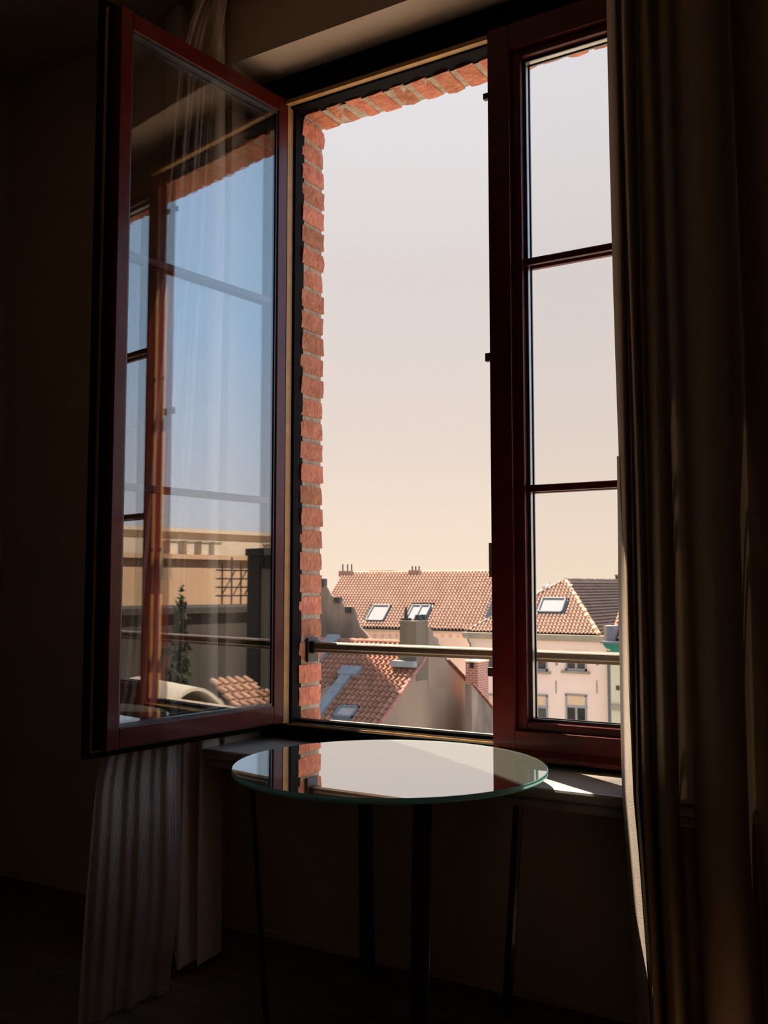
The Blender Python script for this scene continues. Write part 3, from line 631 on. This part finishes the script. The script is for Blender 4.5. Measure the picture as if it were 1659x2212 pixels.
m = MB(); m.box(c.x, d.x-.12, YG-.4, YG+.6, d.z, c.z); m.build('lead_box', M['slate'], hG); bx('parapet', M['stone'], hG, at(1304, 1352, YG-.3).x, c.x, YG-.3, YG+.5, d.z, c.z)

# ---- C: near house, roof half in shade, with its gable to the right
XG = -20.4; aC = math.radians(32.45); VC = Vector((0, math.cos(aC), math.sin(aC))); NC = Vector((0, -math.sin(aC), math.cos(aC)))
pC = atx(890, 1462, XG); oC = Vector((-28.2, pC.y, pC.z)) - VC*9.0
YR, ZR = 37.6, pC.z+math.tan(aC)*(37.6-pC.y); vC = (Vector((-28.2, YR, ZR))-oC).dot(VC)
hC = tag(empty('near_house', (-27, 35, GZ)), 'nearest house with brown pantile roof and stained beige gable wall', 'house')
LC = XG+28.2
sC = rect([(737, 1530), (780, 1533), (760, 1556), (721, 1553)], oC, UA, VC, NC)
u_c1 = uv(752, 1465, oC, UA, VC, NC); u_c2 = uv(690, 1548, oC, UA, VC, NC); ucop = (u_c1[0]+u_c2[0])/2
roof(hC, oC, UA, VC, [(0, 0), (LC, 0), (LC, vC), (0, vC)], .25, .34, M['tile'], [pad(sC), (ucop-.62, ucop+.28, -1, u_c1[1])], parts=300, h=.085, order=lambda c: abs(c[0]-LC+3)+abs(c[1]-vC*.65)*.9)
skylight(hC, oC, UA, VC, NC, *sC, fr='slate', bar=False)
ridge_tiles(hC, Vector((-28.2, YR, ZR+.02)), Vector((XG-.8, YR, ZR+.02)), M['tile'], .16, .42)
MB().box(ucop-.26, ucop+.26, -1, u_c1[1], -.05, .28, o=oC, u=UA, v=VC, w_=NC).build('parapet_coping', M['zinc'], hC)
MB().box(ucop-.62, ucop-.26, -1, u_c1[1]-.8, -.05, .16, o=oC, u=UA, v=VC, w_=NC).build('parapet_wall', M['gable'], hC)
MB().box(ucop-.42, ucop+.55, u_c1[1]-.1, u_c1[1]+.45, .0, .34, o=oC, u=UA, v=VC, w_=NC).build('lead_cap', M['zinc'], hC)
u2 = uv(723, 1383, oC, UA, VC, NC); u3 = uv(690, 1428, oC, UA, VC, NC); uc = (u2[0]+u3[0])/2
MB().box(uc-.35, uc+.3, u3[1]-1.5, vC+.15, -.05, .30, o=oC, u=UA, v=VC, w_=NC).build('parapet_coping', M['zinc'], hC)
# gable wall: front slope, ridge, back slope
zb_ = lambda Y: ZR-.56*(Y-YR)
m = MB(); zf = oC.z
m.prism([Vector((XG, oC.y, GZ)), Vector((XG, oC.y, oC.z-.10)), Vector((XG, YR, ZR-.10)), Vector((XG, 42, zb_(42)-.1)), Vector((XG, 42, GZ))], Vector((-.35, 0, 0))); m.build('gable_wall', M['gable'], hC)
bx('front_wall', M['gable'], hC, -28.2, XG-.35, oC.y+.1, oC.y+.4, GZ, oC.z-.1)
MB().prism([Vector((-28.2, YR, ZR)), Vector((XG, YR, ZR)), Vector((XG, 42, zb_(42))), Vector((-24.3, 42, zb_(42))), Vector((-24.3, 39.1, zb_(39.1))), Vector((-28.2, 39.1, zb_(39.1)))], Vector((0, 0, -.12))).build('rear_slope', M['tile_shade'], hC)
ridge_tiles(hC, Vector((XG+.02, oC.y, oC.z)), Vector((XG+.02, YR-.8, ZR-.8*math.tan(aC))), M['tile_red'], .09, .42, 'verge_tile')
ridge_tiles(hC, Vector((XG+.02, 42, zb_(42))), Vector((XG+.02, 39.0, zb_(39.0))), M['tile_red'], .09, .42, 'verge_tile')
# broad chimney stack rising out of the gable
yc = 36.0; cx0, cx1 = at(863, 1400, yc).x, XG+.02
zt = at(880, 1341, yc).z
stk = empty('chimney', ((cx0+cx1)/2, 37, ZR), hC)
zbase = at(880, 1440, yc).z
bx('shaft', M['concrete'], stk, cx0, cx1, yc, yc+1.05, zbase-.6, zt, .02)
Y2 = yc+1.05; YE = [atx(p, 1400, XG+.02).y for p in (918, 935, 948, 958)]
ztop2 = atx(908, 1347, XG).z
prof = [(Y2, zbase-1), (Y2, atx(927, 1353, XG).z)]
for p, y_ in ((929, 1355), (934, 1362), (936, 1374), (946, 1379), (948, 1392), (956, 1396), (960, 1414)): q = atx(p, y_, XG+.02); prof.append((max(q.y, prof[-1][0]+.02), q.z))
prof.append((prof[-1][0]+.2, zbase-1))
MB().prism([Vector((XG+.03, a, b)) for a, b in prof], Vector((-.75, 0, 0))).build('stepped_shoulder', M['gable'], stk)
c = at(873, 1340, yc+.4); MB().tube((at(877, 1340, yc+.4).x, yc+.4, zt), (at(877, 1340, yc+.4).x, yc+.4, at(877, 1311, yc+.4).z), .10, 10, .05).build('finial', M['black'], stk)
bx('cowl_base', M['black'], stk, at(872, 1340, yc+.4).x, at(884, 1340, yc+.4).x, yc+.2, yc+.6, zt, zt+.10)
for px in (903, 914):
    q = atx(px, 1349, XG-.25); MB().tube((XG-.25, q.y, zt-.02), (XG-.25, q.y, zt+.24), .21, 10, .12).build('chimney_pot', M['black'], stk)
q = at(862, 1437, yc-.05); MB().box(cx0-.25, XG+.05, yc-.30, yc+.02, at(870, 1441, yc-.3).z, at(870, 1428, yc-.3).z).build('lead_apron', M['zinc'], stk)

# slender brick chimney right of the gable
xk, yk = -19.2, 39.5; kx0 = at(1006, 1500, yk).x; ky1 = atx(1055, 1500, xk).y; kz = at(1030, 1431, yk).z
bc = tag(empty('brick_chimney', ((kx0+xk)/2, yk+.6, GZ)), 'tall slender red brick chimney right of the beige gable', 'chimney')
m = MB(); m.box(kx0, xk, yk, ky1, GZ, kz); m.build('shaft', M['brick_far'], bc)
a, b = at(1015, 1429, yk), at(1024, 1443, yk); bx('flue_opening', M['black'], bc, a.x, b.x, yk-.03, yk+.05, b.z, a.z)
m = MB(); m.prism([Vector((kx0-.04, yk-.04, kz)), Vector((xk+.04, yk-.04, kz)), Vector((xk+.04, ky1+.04, kz)), Vector((kx0-.04, ky1+.04, kz))], Vector((0, 0, .07))); m.build('cap', M['blind'], bc)

# lower gable right of the brick chimney
q0, q1 = atx(1052, 1517, -18.6), atx(1085, 1556, -18.6)
lg = tag(empty('low_house', (-18.8, q1.y, GZ)), 'low stained gable with red verge tiles beside the mullion', 'house')
sl_ = (q1.z-q0.z)/(q1.y-q0.y)
MB().prism([Vector((-18.6, q0.y-1.5, GZ)), Vector((-18.6, q0.y-1.5, q0.z-sl_*1.5)), Vector((-18.6, q1.y+3, q1.z+sl_*3)), Vector((-18.6, q1.y+3, GZ))], Vector((-.3, 0, 0))).build('gable_wall', M['stain'], lg)
ridge_tiles(lg, Vector((-18.6, q1.y+3, q1.z+sl_*3)), Vector((-18.6, q0.y-1.5, q0.z-sl_*1.5)), M['tile_red'], .10, .42, 'verge_tile')

# ---- D: stained stepped gable at the left, with an unseen tall block added behind it to shade C
YD = 39.2
dp_ = [(640, 1236), (693, 1252), (698, 1258), (705, 1270), (714, 1284), (722, 1290), (731, 1291), (737, 1301), (744, 1310), (763, 1311), (767, 1325), (771, 1341), (776, 1352), (790, 1368), (803, 1384), (803, 1450), (640, 1450)]
hD = tag(empty('stepped_gable', at(730, 1400, YD)), 'grey stained stepped gable wall beside the brick reveal', 'gable')
MB().prism([at(a, b, YD) for a, b in dp_], Vector((0, .12, 0))).build('gable_wall', M['stain'], hD)
for a, b in (((721, 1290), (732, 1302)), ((745, 1311), (756, 1324)), ((693, 1250), (699, 1268))):  # black blocks set at the gable's small dark niches
    p, q = at(*a, YD-.1), at(*b, YD-.1); bx('dark_block', M['black'], hD, p.x, q.x, YD-.1, YD+.2, q.z, p.z)
tbk = tag(empty('shade_block', (-38, 47, GZ)), 'unseen tall block added behind the left brick reveal to shade the near roof', 'house')
fp = [(-48, 40.6), (-29.36, 40.6), (-46.0, 51.6), (-48, 51.6)]  # footprint cut so the added block throws its shadow edge across C's roof
MB().prism([Vector((a, b, GZ)) for a, b in fp], Vector((0, 0, 25-GZ))).build('wall', M['gable'], tbk)
MB().prism([Vector((a, b, 25)) for a, b in fp], Vector((0, 0, .4))).build('roof_slab', M['slate'], tbk)

# hazy rooftops far beyond
for k, (a, b, c, d, nm) in enumerate(((1150, 1276, 1200, 1300, 'grey flat roofed block'), (1171, 1262, 1180, 1280, 'small pale roof turret'))):
    Y = 120+12*k; p, q = at(a, b, Y), at(c, d, Y)
    ds = tag(empty('distant_building', ((p.x+q.x)/2, Y, GZ)), 'hazy %s far beyond the hipped roof' % nm, 'building')
    bx('wall', M['frame_grey'], ds, p.x, q.x, Y, Y+6, GZ, p.z-.3); bx('parapet', M['white'], ds, p.x-.1, q.x+.1, Y-.1, Y+6, p.z-.3, p.z)
p = at(1188, 1258, 119); tag(MB().tube((p.x, 119, p.z-4), (p.x, 119, p.z), .07).build('aerial_mast', M['frame_grey'], base=(p.x, 119, p.z-4)), 'thin aerial mast left of the hipped roof', 'aerial')

# ---- what the open leaf reflects: the street to the right, lit by the sun
def house_x(name, label, X, Y0, Y1, z1, mt, dep=8):
    h_ = tag(empty(name, (X+dep/2, (Y0+Y1)/2, GZ)), label, 'building')
    bx('wall', M[mt], h_, X, X+dep, Y0, Y1, GZ, E+z1-.25); bx('cornice', M[mt], h_, X-.25, X+dep, Y0-.1, Y1+.1, E+z1-.25, E+z1); return h_
hp = house_x('peach_house', 'long peach facade reflected in the open leaf', 40, 12, 60, 1.75, 'peach', 7)
house_x('white_block', 'tall white block reflected above the peach facade in the open leaf', 48, 6, 75, 3.75, 'white_wall', 8)
for Y in (31.2, 32.3, 33.3, 34.2, 38.6):
    ch = empty('chimney', (41.5, Y, E+1.75), hp)
    bx('shaft', M['white_wall'], ch, 41, 42, Y, Y+.5, E+1.7, E+2.5); bx('cap', M['stone'], ch, 40.95, 42.05, Y-.05, Y+.55, E+2.5, E+2.58)
hd = house_x('dark_terrace', 'dark terrace reflected in the lower half of the open leaf', 30, 14, 40, -.92, 'dark_wall', 5.5)  # near-black walls fill the lower part of the reflection
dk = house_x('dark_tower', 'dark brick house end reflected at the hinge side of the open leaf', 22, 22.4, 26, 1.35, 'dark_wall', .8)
sf = tag(empty('scaffold', (36.7, 35, GZ)), 'tube scaffold before the peach facade reflected in the open leaf', 'scaffold')
for k in range(7):
    y = 31.6+k*.62; MB().tube((36.7, y, GZ), (36.7, y, E+1.25+(.3 if k % 2 else 0)), .05, 6).build('pole', M['black'], sf)
for z in (-.5, -.05, .4, .85): MB().tube((36.7, 31.2, E+z), (36.7, 35.8, E+z), .045, 6).build('ledger', M['black'], sf)
for k in range(5): y = 31.6+k*.75; MB().tube((36.75, y, E-.5), (36.75, y+.9, E+.85), .035, 6).build('brace', M['black'], sf)
cf = tag(empty('conifer', (24, 20.4, GZ)), 'dark pointed conifer reflected in the open leaf', 'tree')
tip = E-.12; MB().tube((24, 20.4, GZ), (24, 20.4, tip-.6), .22, 8, .05).build('trunk', M['dark_wall'], cf)
m = MB()
for k in range(900):
    h = R.random()**.6; z = tip-h*6.0; rr = .05+.85*h*(.75+.25*math.sin(z*6)); th = R.random()*2*PI; c = Vector((24+math.cos(th)*rr*R.random()**.5, 20.4+math.sin(th)*rr*R.random()**.5, z)); s = .16
    b0 = len(m.v); m.v += [c+Vector((R.uniform(-s, s), R.uniform(-s, s), R.uniform(-s, s*2))) for _ in range(3)]; m.f.append([b0, b0+1, b0+2])
o = m.build('foliage', M['foliage'], cf, fix=False); o['kind'] = 'stuff'
sh = tag(empty('curved_roof_shed', (15.5, 14, GZ)), 'low shed with a pale curved roof reflected at the foot of the open leaf', 'shed')
m = MB(); m.grid(lambda u, v: (14.5+2.6*v, 13.4+2.0*u, E-3.05+.62*math.sin(PI*u)+.1*v), 20, 4); m.build('roof', M['white_wall'], sh, solid=.08)
bx('wall', M['stone'], sh, 14.6, 17.0, 13.5, 15.3, GZ, E-3.05); bx('flat_roof', M['white_wall'], sh, 13.6, 17.2, 12.0, 13.5, E-3.2, E-3.05)
sm = tag(empty('small_tiled_shed', (15.5, 16.4, GZ)), 'small shed with a pale tiled roof reflected at the foot of the open leaf', 'shed')
bx('wall', M['stain'], sm, 14.9, 17.0, 15.8, 17.2, GZ, E-3.1)
aS = math.radians(30); roof(sm, Vector((14.6, 15.7, E-3.15)), Vector((0, 1, 0)), Vector((math.cos(aS), 0, math.sin(aS))), [(0, 0), (1.6, 0), (1.25, 1.3), (.1, 1.3)], .26, .33, M['tile_far'], parts=60)
